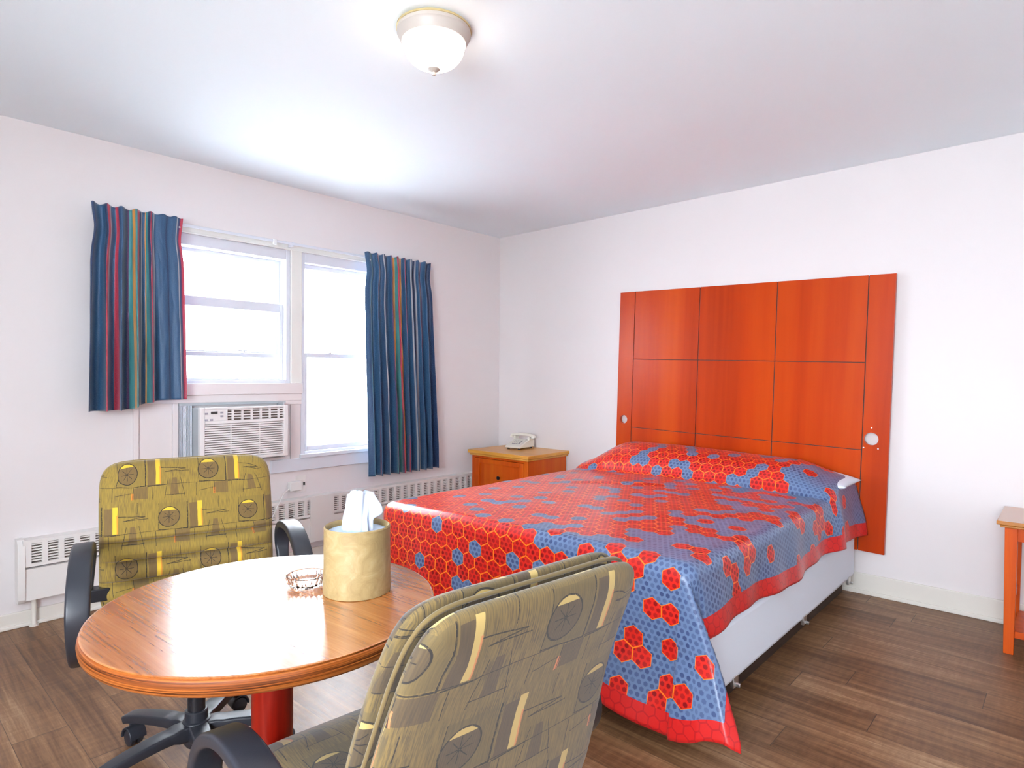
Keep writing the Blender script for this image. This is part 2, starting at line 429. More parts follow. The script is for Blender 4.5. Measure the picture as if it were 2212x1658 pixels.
tag(obj('wall_near', B((XL-.15, XL, YB-.15, FILL_WIN[0], 0, HC), (XL-.15, XL, FILL_WIN[1], 0, 0, HC), (XL-.15, XL, FILL_WIN[0], FILL_WIN[1], 0, FILL_WIN[2]), (XL-.15, XL, FILL_WIN[0], FILL_WIN[1], FILL_WIN[3], HC)), M['wall'], smooth=False), kind='structure')
# baseboards
def baseboard(name, path, h, m):
    pass
bm = B((XL, 0, -.014, 0, 0, .075), (XL, 0, -.024, -.0, 0, .018)); tag(obj('baseboard_left', bm, M['base'], bevel=.004), kind='structure')
bm = B((-.014, 0, YB, -.014, 0, .115), (-.026, 0, YB, -.024, 0, .022)); tag(obj('baseboard_right', bm, M['base'], bevel=.004), kind='structure')
# window 1: deep frame, two sashes with a latch
def window(name, R, sashes, glass_y, sill_label=None):
    x0, x1, z0, z1 = R
    w = tag(bpy.data.objects.new(name, None), kind='structure'); COL.objects.link(w); WM[name] = Matrix.Identity(4)
    ft = .028
    bm = B((x0, x0+ft, .0, .14, z0, z1), (x1-ft, x1, .0, .14, z0, z1), (x0+ft, x1-ft, 0, .14, z1-.065, z1), (x0+ft, x1-ft, 0, .14, z0, z0+.022))
    obj('window_frame', bm, M['frame'], w, bevel=.003)
    for (a0, a1, y, st, rt_, rb, ct) in sashes:
        X0, X1 = x0+ft, x1-ft
        bm = B((X0, X0+st, y, y+.035, a0, a1), (X1-st, X1, y, y+.035, a0, a1), (X0+st, X1-st, y, y+.035, a1-rt_, a1), (X0+st, X1-st, y, y+.035, a0, a0+rb))
        s = obj('sash', bm, M['frame'], w, bevel=.003)
        obj('pane', B((X0+st, X1-st, y+.014, y+.018, a0+rb, a1-rt_)), M['glass'], s, smooth=False)
        if ct is not None:
            b = cyl(.012, (ct, y+.01, a1), (ct, y+.01, a1+.012)); box(b, ct-.035, ct+.02, y+.004, y+.016, a1+.008, a1+.016)
            obj('sash_latch', b, M['frame'], s, bevel=.002)
    return w
w1 = window('window_1', W1, [(1.625, 1.967, .07, .03, .022, .055, None), (1.192, 1.625, .03, .05, .0, .0, None)], .05) if False else window('window_1', W1,
    [(1.34, 1.967, .085, .034, .022, .03, None), (1.192, 1.682, .04, .022, .055, .012, None)], .05)
bm = B((W1[0]+.05, W1[1]-.05, .075, .1, 1.335, 1.36)); obj('sash', bm, M['frame'], w1, bevel=.003)
b = cyl(.014, (-2.24, .07, 1.36), (-2.24, .07, 1.375)); box(b, -2.275, -2.215, .062, .078, 1.372, 1.38); obj('sash_latch', b, M['frame'], w1, bevel=.002)
w2 = window('window_2', W2, [(1.345, 1.967, .06, .018, .03, .02, None), (.722, 1.372, .02, .028, .028, .03, -1.66)], .05)
fill_win = tag(bpy.data.objects.new('fill_window', None), kind='structure'); COL.objects.link(fill_win)  # frame of the window added out of view to let in fill daylight
bm = bmesh.new()
for k in range(3):
    y = FILL_WIN[0]+(FILL_WIN[1]-FILL_WIN[0]-.04)*k/2; box(bm, XL-.1, XL-.05, y, y+.04, FILL_WIN[2], FILL_WIN[3])
box(bm, XL-.1, XL-.05, FILL_WIN[0], FILL_WIN[1], FILL_WIN[2], FILL_WIN[2]+.04); box(bm, XL-.1, XL-.05, FILL_WIN[0], FILL_WIN[1], FILL_WIN[3]-.04, FILL_WIN[3])
obj('window_frame', bm, M['frame'], fill_win, smooth=False)
# casing and trim round the pair
bm = B((-2.93, -.94, -.012, 0, 2.03, 2.075), (-2.93, -.94, -.02, 0, 2.028, 2.038), (-1.965, -1.89, -.014, .0, 1.06, 2.03), (-1.01, -.94, -.014, 0, .69, 2.03), (-2.93, -2.86, -.014, 0, 1.06, 2.03))
tag(obj('trim_1', bm, M['trim'], bevel=.003), kind='structure')
bm = B((-2.95, -1.895, -.035, 0, 1.105, 1.172), (-2.95, -1.895, -.022, 0, 1.06, 1.105)); tag(obj('trim_2', bm, M['panelpaint'], bevel=.003), kind='structure')
bm = B((-1.905, -.95, -.03, 0, .682, .706), (-2.1, -.95, -.017, 0, .60, .682)); tag(obj('trim_3', bm, M['frame'], bevel=.003), kind='structure')
# panel under window 1
bm = B((-2.87, -2.845, -.02, 0, .55, 1.06), (-2.845, -2.675, -.008, 0, .55, 1.06), (-2.675, -2.645, -.02, 0, .60, 1.06), (-1.965, -1.90, -.012, 0, .60, 1.06))
tag(obj('trim_4', bm, M['panelpaint'], bevel=.002), kind='structure')
bm = B((-2.05, -1.895, -.02, 0, 1.035, 1.06)); tag(obj('trim_5', bm, M['panelpaint'], bevel=.002), kind='structure')

# ------------------------------------------------------------------ air conditioner
ac = thing('air_conditioner', 'white through-wall air conditioner with slatted grille below the left window', 'air conditioner', (-2.31, 0, .72))
X0, X1, Z0, Z1, D = -2.573, -2.06, .725, 1.037, -.135
obj('casing', B((X0, X1, D+.02, -.001, Z0+.005, Z1-.004)), M['acgrey'], ac, True, bevel=.006)
# front bezel with an open grille
gz1 = .952; ft = .022
bm = B((X0-.004, X0+ft, D-.012, D+.02, Z0, Z1), (X1-ft, X1+.004, D-.012, D+.02, Z0, Z1), (X0+ft, X1-ft, D-.012, D+.02, Z1-.012, Z1), (X0+ft, X1-ft, D-.012, D+.02, gz1-.010, gz1+.008), (X0+ft, X1-ft, D-.012, D+.02, Z0, Z0+.018),
       (-2.432, -2.424, D-.012, D+.02, gz1, Z1))
obj('front_bezel', bm, M['acwhite'], ac, True, bevel=.003)
obj('grille_backing', B((X0+.01, X1-.01, D+.012, D+.018, Z0+.01, gz1)), M['brownslot'], ac, True, smooth=False)
bm = bmesh.new(); n = 15; gh = (gz1-.010)-(Z0+.018)
for i in range(n):
    z = Z0+.018+gh*(i+.5)/n; box(bm, X0+ft, X1-ft, D-.006, D+.008, z-.0045, z+.0045)
for k in (1, 2): x = X0+(X1-X0)*k/3; box(bm, x-.003, x+.003, D-.003, D+.008, Z0+.018, gz1-.01)
obj('grille', bm, M['acwhite'], ac, True, smooth=False)
cp = obj('control_panel', B((X0+ft, -2.432, D-.010, D+.01, gz1+.008, Z1-.012)), M['acwhite'], ac, True, bevel=.002)
bm = B((-2.518, -2.482, D-.0125, D-.009, 1.0, 1.014)); obj('display', bm, M['dark'], cp, True, smooth=False)
for bx, bz in ((-2.543, 1.003), (-2.458, 1.007), (-2.458, .986), (-2.543, .967), (-2.515, .967)):
    obj('button', B((bx-.008, bx+.008, D-.013, D-.009, bz-.005, bz+.005)), M['acbtn'], cp, True, smooth=False)
lv = obj('air_outlet', B((-2.424, X1-ft, D+.006, D+.012, gz1+.008, Z1-.012)), M['brownslot'], ac, True, smooth=False)
for i in range(4):
    z = gz1+.018+i*.0155; obj('louver', B((-2.424, X1-ft, D-.006, D+.004, z, z+.006)), M['acwhite'], lv, True, smooth=False)
for i in range(6):
    x = -2.415+i*.056; obj('vane', B((x+.018, x+.03, D-.002, D+.006, gz1+.008, Z1-.012)), M['acwhite'], lv, True, smooth=False)
bm = bmesh.new()
for i in range(9):
    x = X0-.068+i*.0076; box(bm, x, x+.0038, -.028, -.002, .66, 1.045); box(bm, x+.0038, x+.0076, -.018, -.002, .66, 1.045)
obj('accordion_panel', bm, M['frame'], ac, True, smooth=False)
obj('mounting_sleeve', B((X1+.004, X1+.012, D+.045, 0, Z0-.015, Z1+.015), (X0, X1+.012, -.06, 0, Z0-.02, Z0-.012), (X1+.012, X1+.055, -.018, 0, .70, 1.055), (X0-.07, X1+.055, -.022, 0, 1.045, 1.06)), M['acgrey'], ac, True, bevel=.002)

# ------------------------------------------------------------------ baseboard heater
ht = thing('baseboard_heater', 'long cream wall heater with slotted grille running under the windows', 'heater', (-1.9, 0, 0))
hx0, hx1, HT, HB = -3.365, -.10, .425, .135
prof = [(0, HT), (-.060, HT), (-.070, HT-.008), (-.070, HT-.015)]
bm = B((hx0+.02, hx1, -.05, -.005, HT-.12, HT-.01)); obj('slot_backing', bm, M['brownslot'], ht, True, smooth=False)
gt, gb = .408, .312   # grille band
def hseg(bm, a, b):
    box(bm, a, b, -.072, 0, gt, HT)
    box(bm, a, b, -.072, -.055, gb-.02, gb)
    box(bm, a, b, -.068, -.0, HB+.0, gb-.026)
    box(bm, a, b, -.072, 0, gb-.022, gb-.016)
bm = bmesh.new()
bands = [(hx0+.045, -1.855), (-1.69, hx1)]
hseg(bm, hx0+.012, hx1)
p = .0655; bars = []
for a, b in bands:
    x = a
    while x < b-.02:
        box(bm, x+.042, x+p, -.071, -.05, gb-.01, gt+.005); x += p
    for k in range(7):
        z = gb+(gt-gb)*(k+.9)/7.4; box(bm, a, b, -.066, -.056, z-.0032, z+.0032)
box(bm, hx0+.012, bands[0][0], -.0728, 0, gb-.006, gt+.012)
box(bm, -1.86, -1.685, -.075, 0, HB-.004, HT+.003)
obj('cover', bm, M['heater'], ht, True, smooth=False)
bm = bmesh.new()
prf = [(0, HB-.01), (-.06, HB-.01), (-.076, HB+.01), (-.078, gb-.02), (-.076, HT-.03), (-.055, HT+.006), (0, HT+.006)]
va = [bm.verts.new((hx0-.008, y, z)) for y, z in prf]; vb = [bm.verts.new((hx0+.022, y, z)) for y, z in prf]
bm.faces.new(va); bm.faces.new(vb)
for i in range(len(prf)): j = (i+1) % len(prf); bm.faces.new((va[i], va[j], vb[j], vb[i]))
obj('end_cap', bm, M['heater'], ht, True, bevel=.003)
bm = cyl(.011, (hx0+.06, -.035, 0), (hx0+.06, -.035, HB+.01)); cyl(.02, (hx0+.06, -.035, 0), (hx0+.06, -.035, .008), bm=bm)
obj('pipe', bm, M['base'], ht, True)

# outlet with plug
ol = thing('wall_outlet', 'cream wall outlet plate above the heater by the right window', 'outlet', (-1.88, 0, .5))
obj('cover_plate', B((-1.925, -1.855, -.006, 0, .455, .565)), M['heater'], ol, True, bevel=.002)
obj('socket', B((-1.875, -1.862, -.008, -.005, .50, .52)), M['dark'], ol, True, smooth=False)
pl_ = thing('power_adapter', 'white plug adapter with cord hanging from the wall outlet', 'plug', (-1.96, -.02, .5))
obj('adapter_body', B((-1.985, -1.905, -.045, -.0065, .475, .535)), M['heater'], pl_, True, bevel=.005)
obj('cord', tube(catmull([(-1.985, -.03, .49), (-2.03, -.05, .47), (-2.09, -.10, .42), (-2.13, -.11, .36), (-2.16, -.10, .30), (-2.2, -.085, .2), (-2.25, -.09, .05)], 8), .004), M['heater'], pl_, True)

# ------------------------------------------------------------------ curtains
rod = thing('curtain_rod', 'thin white curtain rod across the top of both windows', 'curtain rod', (-1.95, 0, 2.06))
obj('rod', B((-3.06, -.83, -.072, -.066, 2.050, 2.066)), M['frame'], rod, True, bevel=.002)
for x in (-3.05, -1.98, -.84):
    obj('bracket', B((x-.006, x+.006, -.067, -.0, 2.045, 2.07)), M['frame'], rod, True, bevel=.001)
obj('slider', B((-2.115, -2.095, -.08, -.064, 2.035, 2.068)), M['white'], rod, True, bevel=.001)
def curtain(name, label, x0t, x1t, x0b, x1b, ztop, zbl, zbr, m, pleats, flatfrom, seed, flatto=0):
    c = thing(name, label, 'curtain', ((x0t+x1t)/2, -.09, ztop))
    zn = ztop-.125
    def P(u, v):
        zb = zbl+(zbr-zbl)*smooth(.3, .75, u)
        z = ztop+(zb-ztop)*v
        k = smooth(ztop, zn, z)                      # 0 at the top, 1 at the neck and below
        fl = smooth(zn, zb, z)
        env = 1-smooth(flatfrom-.03, flatfrom+.04, u)*.85
        if flatto: env *= .2+.8*smooth(flatto-.05, flatto+.02, u)
        ph = 2*math.pi*pleats*(u+.02*math.sin(5*u+seed)+.012*math.sin(9*u*2+seed)*fl)
        amp = (.020*(1-k)+.008*math.exp(-((z-zn)/.03)**2)+k*(.014+.016*fl))*env
        amp = .012*(1-k)+k*(.018+.028*fl); amp *= env
        y = -.092-amp*math.sin(ph)-.03*fl*.6
        x0 = x0t+(x0b-x0t)*v; x1 = x1t+(x1b-x1t)*v
        pin = .05*math.exp(-((z-zn)/.09)**2)
        uu = u+(.5-u)*pin*1.3
        x = x0+(x1-x0)*uu+amp*.35*math.cos(ph*1.0+.5)*env
        wr = noise.noise(Vector((u*7+seed, v*4, seed)))*.008*k+noise.noise(Vector((u*22+seed, v*9, seed)))*.0035*k
        return Vector((x, y-abs(wr)*.8+wr*.3, z+.004*math.sin(ph)*(1-k)))
    bm = bmesh.new(); grid(bm, P, 260, 90, lambda u, v: (u, v))
    o = obj('drape', bm, m, c, True, ang=180)
    s = o.modifiers.new('thick', 'SOLIDIFY'); s.thickness = .003
    return c
cL = curtain('curtain', 'short blue striped curtain with flat red-edged right side, left of windows', -3.083, -2.645, -3.10, -2.632, 2.088, 1.035, 1.085, M['curtL'], 7, .68, 1.0)
cR = curtain('curtain', 'long pleated blue striped curtain at the right window, almost reaching the heater', -1.466, -.868, -1.432, -.815, 2.088, .515, .515, M['curtR'], 9, 1.2, 4.0, .1)
for c, x in ((cL, -2.675), (cR, -1.435)): obj('pin', lathe([(0, .0), (.004, .001), (.005, .004), (0, .006)], 10, Matrix.Translation((x, -.118, 2.03)) @ Matrix.Rotation(math.pi/2, 4, 'X')), M['steel'], c, True)

# ------------------------------------------------------------------ ceiling lamp
lx, ly = -2.528, -2.080
cl = thing('ceiling_lamp', 'lit flush ceiling lamp with frosted dome and small finial', 'ceiling lamp', (lx, ly, HC))
obj('ceiling_pan', lathe([(.0, 0), (.120, 0), (.128, -.008), (.129, -.022), (.124, -.028), (.120, -.040), (.112, -.052), (.0, -.052)], 64), M['fixture'], cl)
obj('trim_ring', lathe([(.125, -.0005), (.1305, -.003), (.1315, -.010), (.126, -.010)], 64), M['brass'], cl)
obj('glass_dome', lathe([(.108, -.053)]+[(.108*math.cos(a)**.8, -.053-.084*math.sin(a)) for a in [math.pi/2*i/14 for i in range(1, 14)]]+[(0, -.137)], 64), M['bowl'], cl)
obj('finial', lathe([(0, -.134), (.018, -.137), (.022, -.142), (.014, -.148), (.006, -.152), (.008, -.157), (.006, -.162), (0, -.164)], 24), M['fixture'], cl)

# ------------------------------------------------------------------ headboard
hb = thing('headboard', 'cherry wood headboard with dark groove grid and two round holes on wall', 'headboard', (-.012, -1.27, 1.848), rot=(math.radians(1.56), 0, 0))
HW, HH, TK = 1.759, 1.555, .026
G = [.125, .623, 1.128, 1.627]; g = .0045
def lb(a, b, c, d, x0=-TK, x1=-.004): return (x0, x1, -b, -a, -d, -c)
obj('backing', B(lb(.125-g, 1.627+g, .004, HH-.004, -TK+.006, 0)), M['dark'], hb, smooth=False)
bm = bmesh.new()
for i in range(3):
    for a, b in ((0, .488), (.492+0, .983), (.987, HH)):
        box(bm, *lb(G[i]+g*.6, G[i+1]-g*.6, a, b))
obj('panel', bm, M['cherry'], hb, bevel=.0012)
def stile(a, b, hx, hz, r):
    bm = bmesh.new(); out = []
    rc = [(-a, 0), (-b, 0), (-b, -HH), (-a, -HH)]
    def ring(x): return [bm.verts.new((x, y, z)) for y, z in rc], [bm.verts.new((x, -hx+r*math.cos(2*math.pi*i/32), -hz+r*math.sin(2*math.pi*i/32))) for i in range(32)]
    o1, c1 = ring(-TK); o2, c2 = ring(-.002)
    for o, c in ((o1, c1), (o2, c2)):
        ed = [bm.edges.new((o[i], o[(i+1) % 4])) for i in range(4)]+[bm.edges.new((c[i], c[(i+1) % 32])) for i in range(32)]
        bmesh.ops.triangle_fill(bm, use_beauty=True, edges=ed)
    for o, p, n in ((o1, o2, 4), (c1, c2, 32)):
        for i in range(n): bm.faces.new((o[i], o[(i+1) % n], p[(i+1) % n], p[i]))
    return bm
obj('stile', stile(0, G[0]-g*.6, .058, .932, .031), M['cherry'], hb, ang=30)
obj('stile', stile(G[3]+g*.6, HW, 1.672, .918, .036), M['cherry'], hb, ang=30)
for dy, dz in ((0, -.063), (-.036, .052), (.036, .052)):
    obj('screw', lathe([(.004, 0), (.004, .002), (0, .0025)], 10, Matrix.Translation((-TK, -1.672+dy, -.918-dz)) @ Matrix.Rotation(-math.pi/2, 4, 'Y')), M['white'], hb)

# ------------------------------------------------------------------ bed
bed = thing('bed', 'wide bed with white box spring on dark platform under the red and blue bedspread', 'bed', (-1.08, -2.05, 0))
BY0, BY1, BX0 = -2.845, -1.27, -2.06
obj('platform', B((BX0+.07, -.06, BY0+.06, BY1-.06, 0, .10)), M['darkwood'], bed, True, bevel=.003)
def puff(x0, x1, y0, y1, z0, z1, r):
    bm = B((x0, x1, y0, y1, z0, z1)); return bm
obj('box_spring', puff(BX0, -.045, BY0, BY1, .10, .345, .03), M['sheet'], bed, True, bevel=.025)
obj('mattress', puff(BX0, -.045, BY0, BY1, .346, .585, .05), M['sheet'], bed, True, bevel=.05)
for x in (-.17, -.93, -1.72):
    bm = B((x-.022, x+.022, BY0-.004, BY0+.01, .085, .125), (x-.006, x+.006, BY0-.02, BY0, .088, .10)); obj('bracket', bm, M['steel'], bed, True, bevel=.002)
# pillows
def pillow(label, xc, yc, zc, lx_, ly_, h):
    def side(s):
        def P(u, v):
            a, b = u*2-1, v*2-1
            prof_ = max(0, (1-abs(a)**2.6))**.6*max(0, (1-abs(b)**2.8))**.6
            pin = 1-.06*(1-abs(a))*0
            return Vector((a*lx_/2*(1-.07*(1-b*b)*abs(a)**4), b*ly_/2*(1-.05*(1-a*a)*abs(b)**4), s*h/2*prof_))
        return P
    bm = bmesh.new(); grid(bm, side(1), 30, 40); grid(bm, side(-1), 30, 40); bmesh.ops.remove_doubles(bm, verts=bm.verts, dist=1e-4)
    o = obj('pillow', bm, M['sheet'], ang=180); place(o, (xc, yc, zc)); return tag(o, label, 'pillow', None)
pillow('white pillow corner poking out of the bedspread near the headboard right stile', -.232, -2.522, .652, .36, .72, .12)

# bedspread
YN, YF = -2.845, -1.225; r = .052
def xfoot(y): return -2.135+.06*smooth(-1.5, -2.9, y)
def bump(x, y):
    e = .95-.10*smooth(-1.6, -2.4, y)
    endf = smooth(YF+.02, YF-.30, y)*.80+.20
    endn = 1-.42*smooth(-2.58, YN, y)
    px = smooth(-.56, -.44, x)**.8*(1-.35*smooth(-.26, -.05, x))
    q = max(0, 1-((x+.27)/.27)**2) if x < -.27 else 1
    rise = math.sqrt(q)*(1-.28*smooth(-.24, -.06, x)) if x > -.54 else 0
    return .178*e*endf*endn*rise
def ztop(x, y):
    cr = .018*max(0, 1-((y+2.03)/.82)**2)
    wv = .006*noise.noise(Vector((x*2.2, y*2.2, 1)))+.003*noise.noise(Vector((x*6, y*6, 5)))
    cre = .012*math.exp(-(((x+.9)+.55*(y+1.9))/.035)**2)*smooth(.55, .0, math.hypot(x+.95, y+1.85))
    return .597+cr+wv+bump(x, y)+cre
def outdown(d, fl=.03):
    if d < r*math.pi/2: return r*math.sin(d/r), r*(1-math.cos(d/r))
    e = d-r*math.pi/2; return r+fl*e, r+e
NA, NB, NF, NS = 130, 110, 46, 34
XH = -.055
def spread_pt(i, j):
    # i: 0..NA top (head->foot), then NF foot drop ; j: 0..NS far drop, NB top, NS near drop
    if j < NS: db = -(NS-j)/NS; y = YF-r
    elif j <= NS+NB: db = 0; y = (YF-r)+((YN+r)-(YF-r))*(j-NS)/NB
    else: db = (j-NS-NB)/NS; y = YN+r
    xf = xfoot(y)+r
    x = XH+(xf-XH)*(min(i, NA)/NA)
    Df = .545-.03*smooth(-2.4, -1.3, y)+.035*smooth(-2.45, -2.8, y)+.008*math.sin(y*9)
    da = Df*(i-NA)/NF if i > NA else 0
    if db > 0: da *= 1-.14*smooth(0, .8, db)
    z = ztop(x, y)
    Ds = (z-.345)+.02+.012*math.sin(x*5+1)
    if db < 0: Ds = z-.36
    sd = abs(db)*Ds
    a_uv = -x+da; b_uv = (YF-r)-y+(sd if db > 0 else -sd)
    hem = 9.0
    if da > 0: hem = Df*(1-(i-NA)/NF)
    if db != 0: hem = min(hem, Ds-sd)
    if da == 0 and db == 0: return Vector((x, y, z)), (b_uv, a_uv), hem
    if db == 0:
        o, dn = outdown(da, .02)
        rip = .012*math.sin(y*7.5+1)+.006*math.sin(y*19)+.010*noise.noise(Vector((y*4, da*3, 2)))
        o += rip*smooth(.05, .5, da)+.05*smooth(.3, .6, da)*smooth(-2.3, -2.7, y)
        return Vector((x-o, y, max(z-dn, .006))), (b_uv, a_uv), hem
    if da == 0:
        o, dn = outdown(sd, .12 if db > 0 else .04)
        s = -1 if db > 0 else 1
        rip = (.010*math.sin(x*9)+.006*math.sin(x*23+2))*smooth(.02, .3, sd)
        if db > 0:                                    # folds hanging below the pillow
            rip += .032*math.exp(-((x+.47+.25*sd)/.09)**2)*smooth(.0, .2, sd)-.004*math.exp(-((x+.62+.35*sd)/.06)**2)*smooth(.0, .2, sd)
            rip += .03*smooth(-.3, -.08, x)*smooth(.05, .3, sd)
        return Vector((x, y+s*(o+rip), z-dn)), (b_uv, a_uv), hem
    # corners
    rho = math.hypot(da, sd); ph = math.atan2(sd, da)
    o, dn = outdown(rho, .02)
    if db < 0:
        return Vector((x-o*math.cos(ph), y+o*math.sin(ph), max(.02, z-dn))), (b_uv, a_uv), hem
    # near corner: the spare cloth makes an ear that folds back over itself
    K = [(0, 0, 0), (.22, .03, .18), (.42, .02, .33), (.53, -.04, .36), (.64, .02, .27), (.80, .10, .09), (.92, .115, .03), (1.05, .06, .02), (1.25, .0, .03), (1.571, 0, .02)]
    for (a0, p0, q0), (a1, p1, q1) in zip(K, K[1:]):
        if ph <= a1+1e-6: f = (ph-a0)/(a1-a0); f = f*f*(3-2*f)*.5+f*.5; p = p0+(p1-p0)*f; q = q0+(q1-q0)*f; break
    e = max(0, rho-r*1.2); h2 = math.sqrt(max(0, 1-p*p-q*q))
    ox = o*math.cos(ph)*(1 if rho < r*1.5 else 1)
    w_ = smooth(0, .12, rho)
    px_ = (r*math.cos(ph)*(1-w_)+w_*r*math.cos(ph)) if rho > r else ox
    outx = (o if False else min(o, r)*math.cos(ph)); outy = min(o, r)*math.sin(ph)
    foot_r = .05*smooth(.3, .6, rho)*math.cos(ph)
    zz = z-(dn if e == 0 else dn*(.35*(1)+.65*h2))
    return Vector((x-outx-p*e-foot_r-.012*math.cos(ph)*smooth(.1, .5, rho), y-outy-q*e*1.15, max(zz, .012))), (b_uv, a_uv), hem
bm = bmesh.new(); uvl = bm.loops.layers.uv.verify(); hl = bm.verts.layers.float.new('hem')
ARC = [0.0]; _p = None
for i in range(NA+1):
    q = spread_pt(i, NS+NB//2)[0]
    if _p is not None: ARC.append(ARC[-1]+(q-_p).length)
    _p = q
V, U = [], []
for i in range(NA+NF+1):
    rv, ru = [], []
    for j in range(NB+2*NS+1):
        p, uv, hem = spread_pt(i, j); ii = min(i, NA); x_ = XH+((xfoot(-2.03)+r)-XH)*ii/NA; uv = (uv[0], uv[1]+(ARC[ii]+x_)); v = bm.verts.new(p); v[hl] = hem; rv.append(v); ru.append(uv)
    V.append(rv); U.append(ru)
for i in range(NA+NF):
    for j in range(NB+2*NS):
        f = bm.faces.new((V[i][j], V[i+1][j], V[i+1][j+1], V[i][j+1]))
        for l, (a, b) in zip(f.loops, ((i, j), (i+1, j), (i+1, j+1), (i, j+1))): l[uvl].uv = U[a][b]
sp = obj('bedspread', bm, M['spread'], ang=180)
s_ = sp.modifiers.new('thick', 'SOLIDIFY'); s_.thickness = .004; s_.offset = 1
tag(sp, 'satin bedspread printed with red and blue-grey hexagons, red border, draped over the bed', 'bedspread')

# ------------------------------------------------------------------ nightstand in the corner
ns = thing('nightstand', 'orange wood nightstand with framed drawer in the corner, phone on top', 'nightstand', (-.26, -.46, 0))
def nightbody(t, x0, x1, y0, y1, h):
    pass
obj('top', B((-.51, -.004, -.785, -.135, .608, .635), (-.497, -.004, -.772, -.148, .592, .608)), M['nstop2'], ns, True, bevel=.005)
obj('body', B((-.48, -.01, -.755, -.735, .03, .592), (-.48, -.01, -.185, -.165, .03, .592), (-.48, -.02, -.735, -.185, .03, .05), (-.025, -.01, -.735, -.185, .03, .592),
              (-.482, -.462, -.757, -.72, .0, .592), (-.482, -.462, -.2, -.163, 0, .592), (-.482, -.462, -.72, -.2, .575, .592), (-.482, -.462, -.72, -.2, .277, .30)), M['nswood'], ns, True, bevel=.002)
def drawer(z0, z1):
    d = obj('drawer', B((-.474, -.455, -.717, -.203, z0, z1), (-.486, -.474, -.717, -.675, z0, z1), (-.486, -.474, -.245, -.203, z0, z1), (-.486, -.474, -.675, -.245, z1-.035, z1), (-.486, -.474, -.675, -.245, z0, z0+.035)), M['nswood'], ns, True, bevel=.002)
    k = lathe([(.006, 0), (.006, .01), (.014, .014), (.014, .02), (0, .024)], 20, Matrix.Translation((-.474, -.46, (z0+z1)/2)) @ Matrix.Rotation(-math.pi/2, 4, 'Y'))
    k.transform(wmat(ns).inverted()); obj('knob', k, M['blackmetal'], d)
drawer(.30, .572); drawer(.055, .277)
# telephone
ph = thing('telephone', 'cream desk telephone with handset on top of the corner nightstand', 'telephone', (-.17, -.40, .6352), math.radians(-84))
bm = bmesh.new()
pr = [(-.105, .012), (.105, .012), (.105, .070), (.03, .078), (-.095, .030), (-.105, .026)]
va = [bm.verts.new((-.075, y, z)) for y, z in pr]; vb = [bm.verts.new((.075, y, z)) for y, z in pr]
bm.faces.new(va); bm.faces.new(vb)
for i in range(6): j = (i+1) % 6; bm.faces.new((va[i], va[j], vb[j], vb[i]))
obj('body', bm, M['phone'], ph, bevel=.006)
for a, b in ((-.06, -.09), (.045, -.09), (-.06, .075), (.045, .075)): obj('foot', B((a, a+.015, b, b+.015, 0, .013)), M['dark'], ph)
tl = math.atan2(.048, .125)
mk = Matrix.Translation((0, -.03, .0545)) @ Matrix.Rotation(tl, 4, 'X')
bm = bmesh.new(); box(bm, -.035, .035, -.035, .03, 0, .0025, mk); kp = obj('keypad', bm, M['phonedark'], ph, smooth=False)
bm = bmesh.new()
for i in range(3):
    for j in range(4): box(bm, -.028+i*.020, -.014+i*.020, -.030+j*.015, -.020+j*.015, .002, .005, mk)
obj('keys', bm, M['phone'], kp, smooth=False)
hs = catmull([(-.105, .045, .088), (-.10, .045, .103), (-.06, .045, .112), (0, .045, .114), (.06, .045, .112), (.10, .045, .103), (.105, .045, .088)], 6)
hs_o = obj('handset', sweep(hs, lambda k: rrect(.019+.008*abs(2*k-1)**4, .010+.006*abs(2*k-1)**3, .008), side=Vector((0, 1, 0))), M['phone'], ph)
for a in (-.08, .06): obj('cradle', B((a, a+.02, .02, .07, .07, .098)), M['phone'], ph, bevel=.003)
obj('cord', tube(catmull([(-.075, .0, .02), (-.12, .02, .008), (-.16, .06, .006), (-.17, .10, .006)], 8), .0035), M['phone'], ph)

# ------------------------------------------------------------------ side table at the right edge
st = thing('side_table', 'orange wood side table with grey-glossed top against the right wall', 'side table', (-.22, -3.85, 0))
tx0, ty0, ty1, th = -.462, -4.25, -3.505, .594
obj('tabletop', B((tx0, -.03, ty0, ty1, th-.018, th), (tx0+.012, -.03, ty0+.012, ty1-.012, th-.03, th-.018)), M['nstop'], st, True, bevel=.004)
for x, y in ((tx0+.032, ty1-.032), (tx0+.032, ty0+.032), (-.06, ty1-.032), (-.06, ty0+.032)):
    sx = 1 if x < -.2 else -1; sy = -1 if y > -3.9 else 1
    bm = bmesh.new(); t0 = .046; b0 = .036
    top_ = [(x, y), (x+sx*t0, y), (x+sx*t0, y+sy*t0), (x, y+sy*t0)] if False else None
    a = [(0, 0), (1, 0), (1, 1), (0, 1)]
    vt = [bm.verts.new((x-sx*.004+sx*i*t0, y-sy*.004+sy*j*t0, th-.03)) for i, j in a]; vb = [bm.verts.new((x-sx*.004+sx*i*b0, y-sy*.004+sy*j*b0, 0)) for i, j in a]
    bm.faces.new(vt); bm.faces.new(vb)
    for i in range(4): j = (i+1) % 4; bm.faces.new((vt[i], vt[j], vb[j], vb[i]))
    obj('leg', bm, M['nswood'], st, True, bevel=.002)
obj('apron', B((tx0+.04, tx0+.055, ty0+.07, ty1-.07, th-.09, th-.03), (-.065, -.05, ty0+.07, ty1-.07, th-.09, th-.03), (tx0+.07, -.09, ty1-.055, ty1-.04, th-.09, th-.03), (tx0+.07, -.09, ty0+.04, ty0+.055, th-.09, th-.03)), M['nswood'], st, True, bevel=.001)
for y in (ty1-.058, ty0+.04): obj('stretcher', B((tx0+.07, -.09, y, y+.018, .20, .235)), M['nswood'], st, True, bevel=.001)
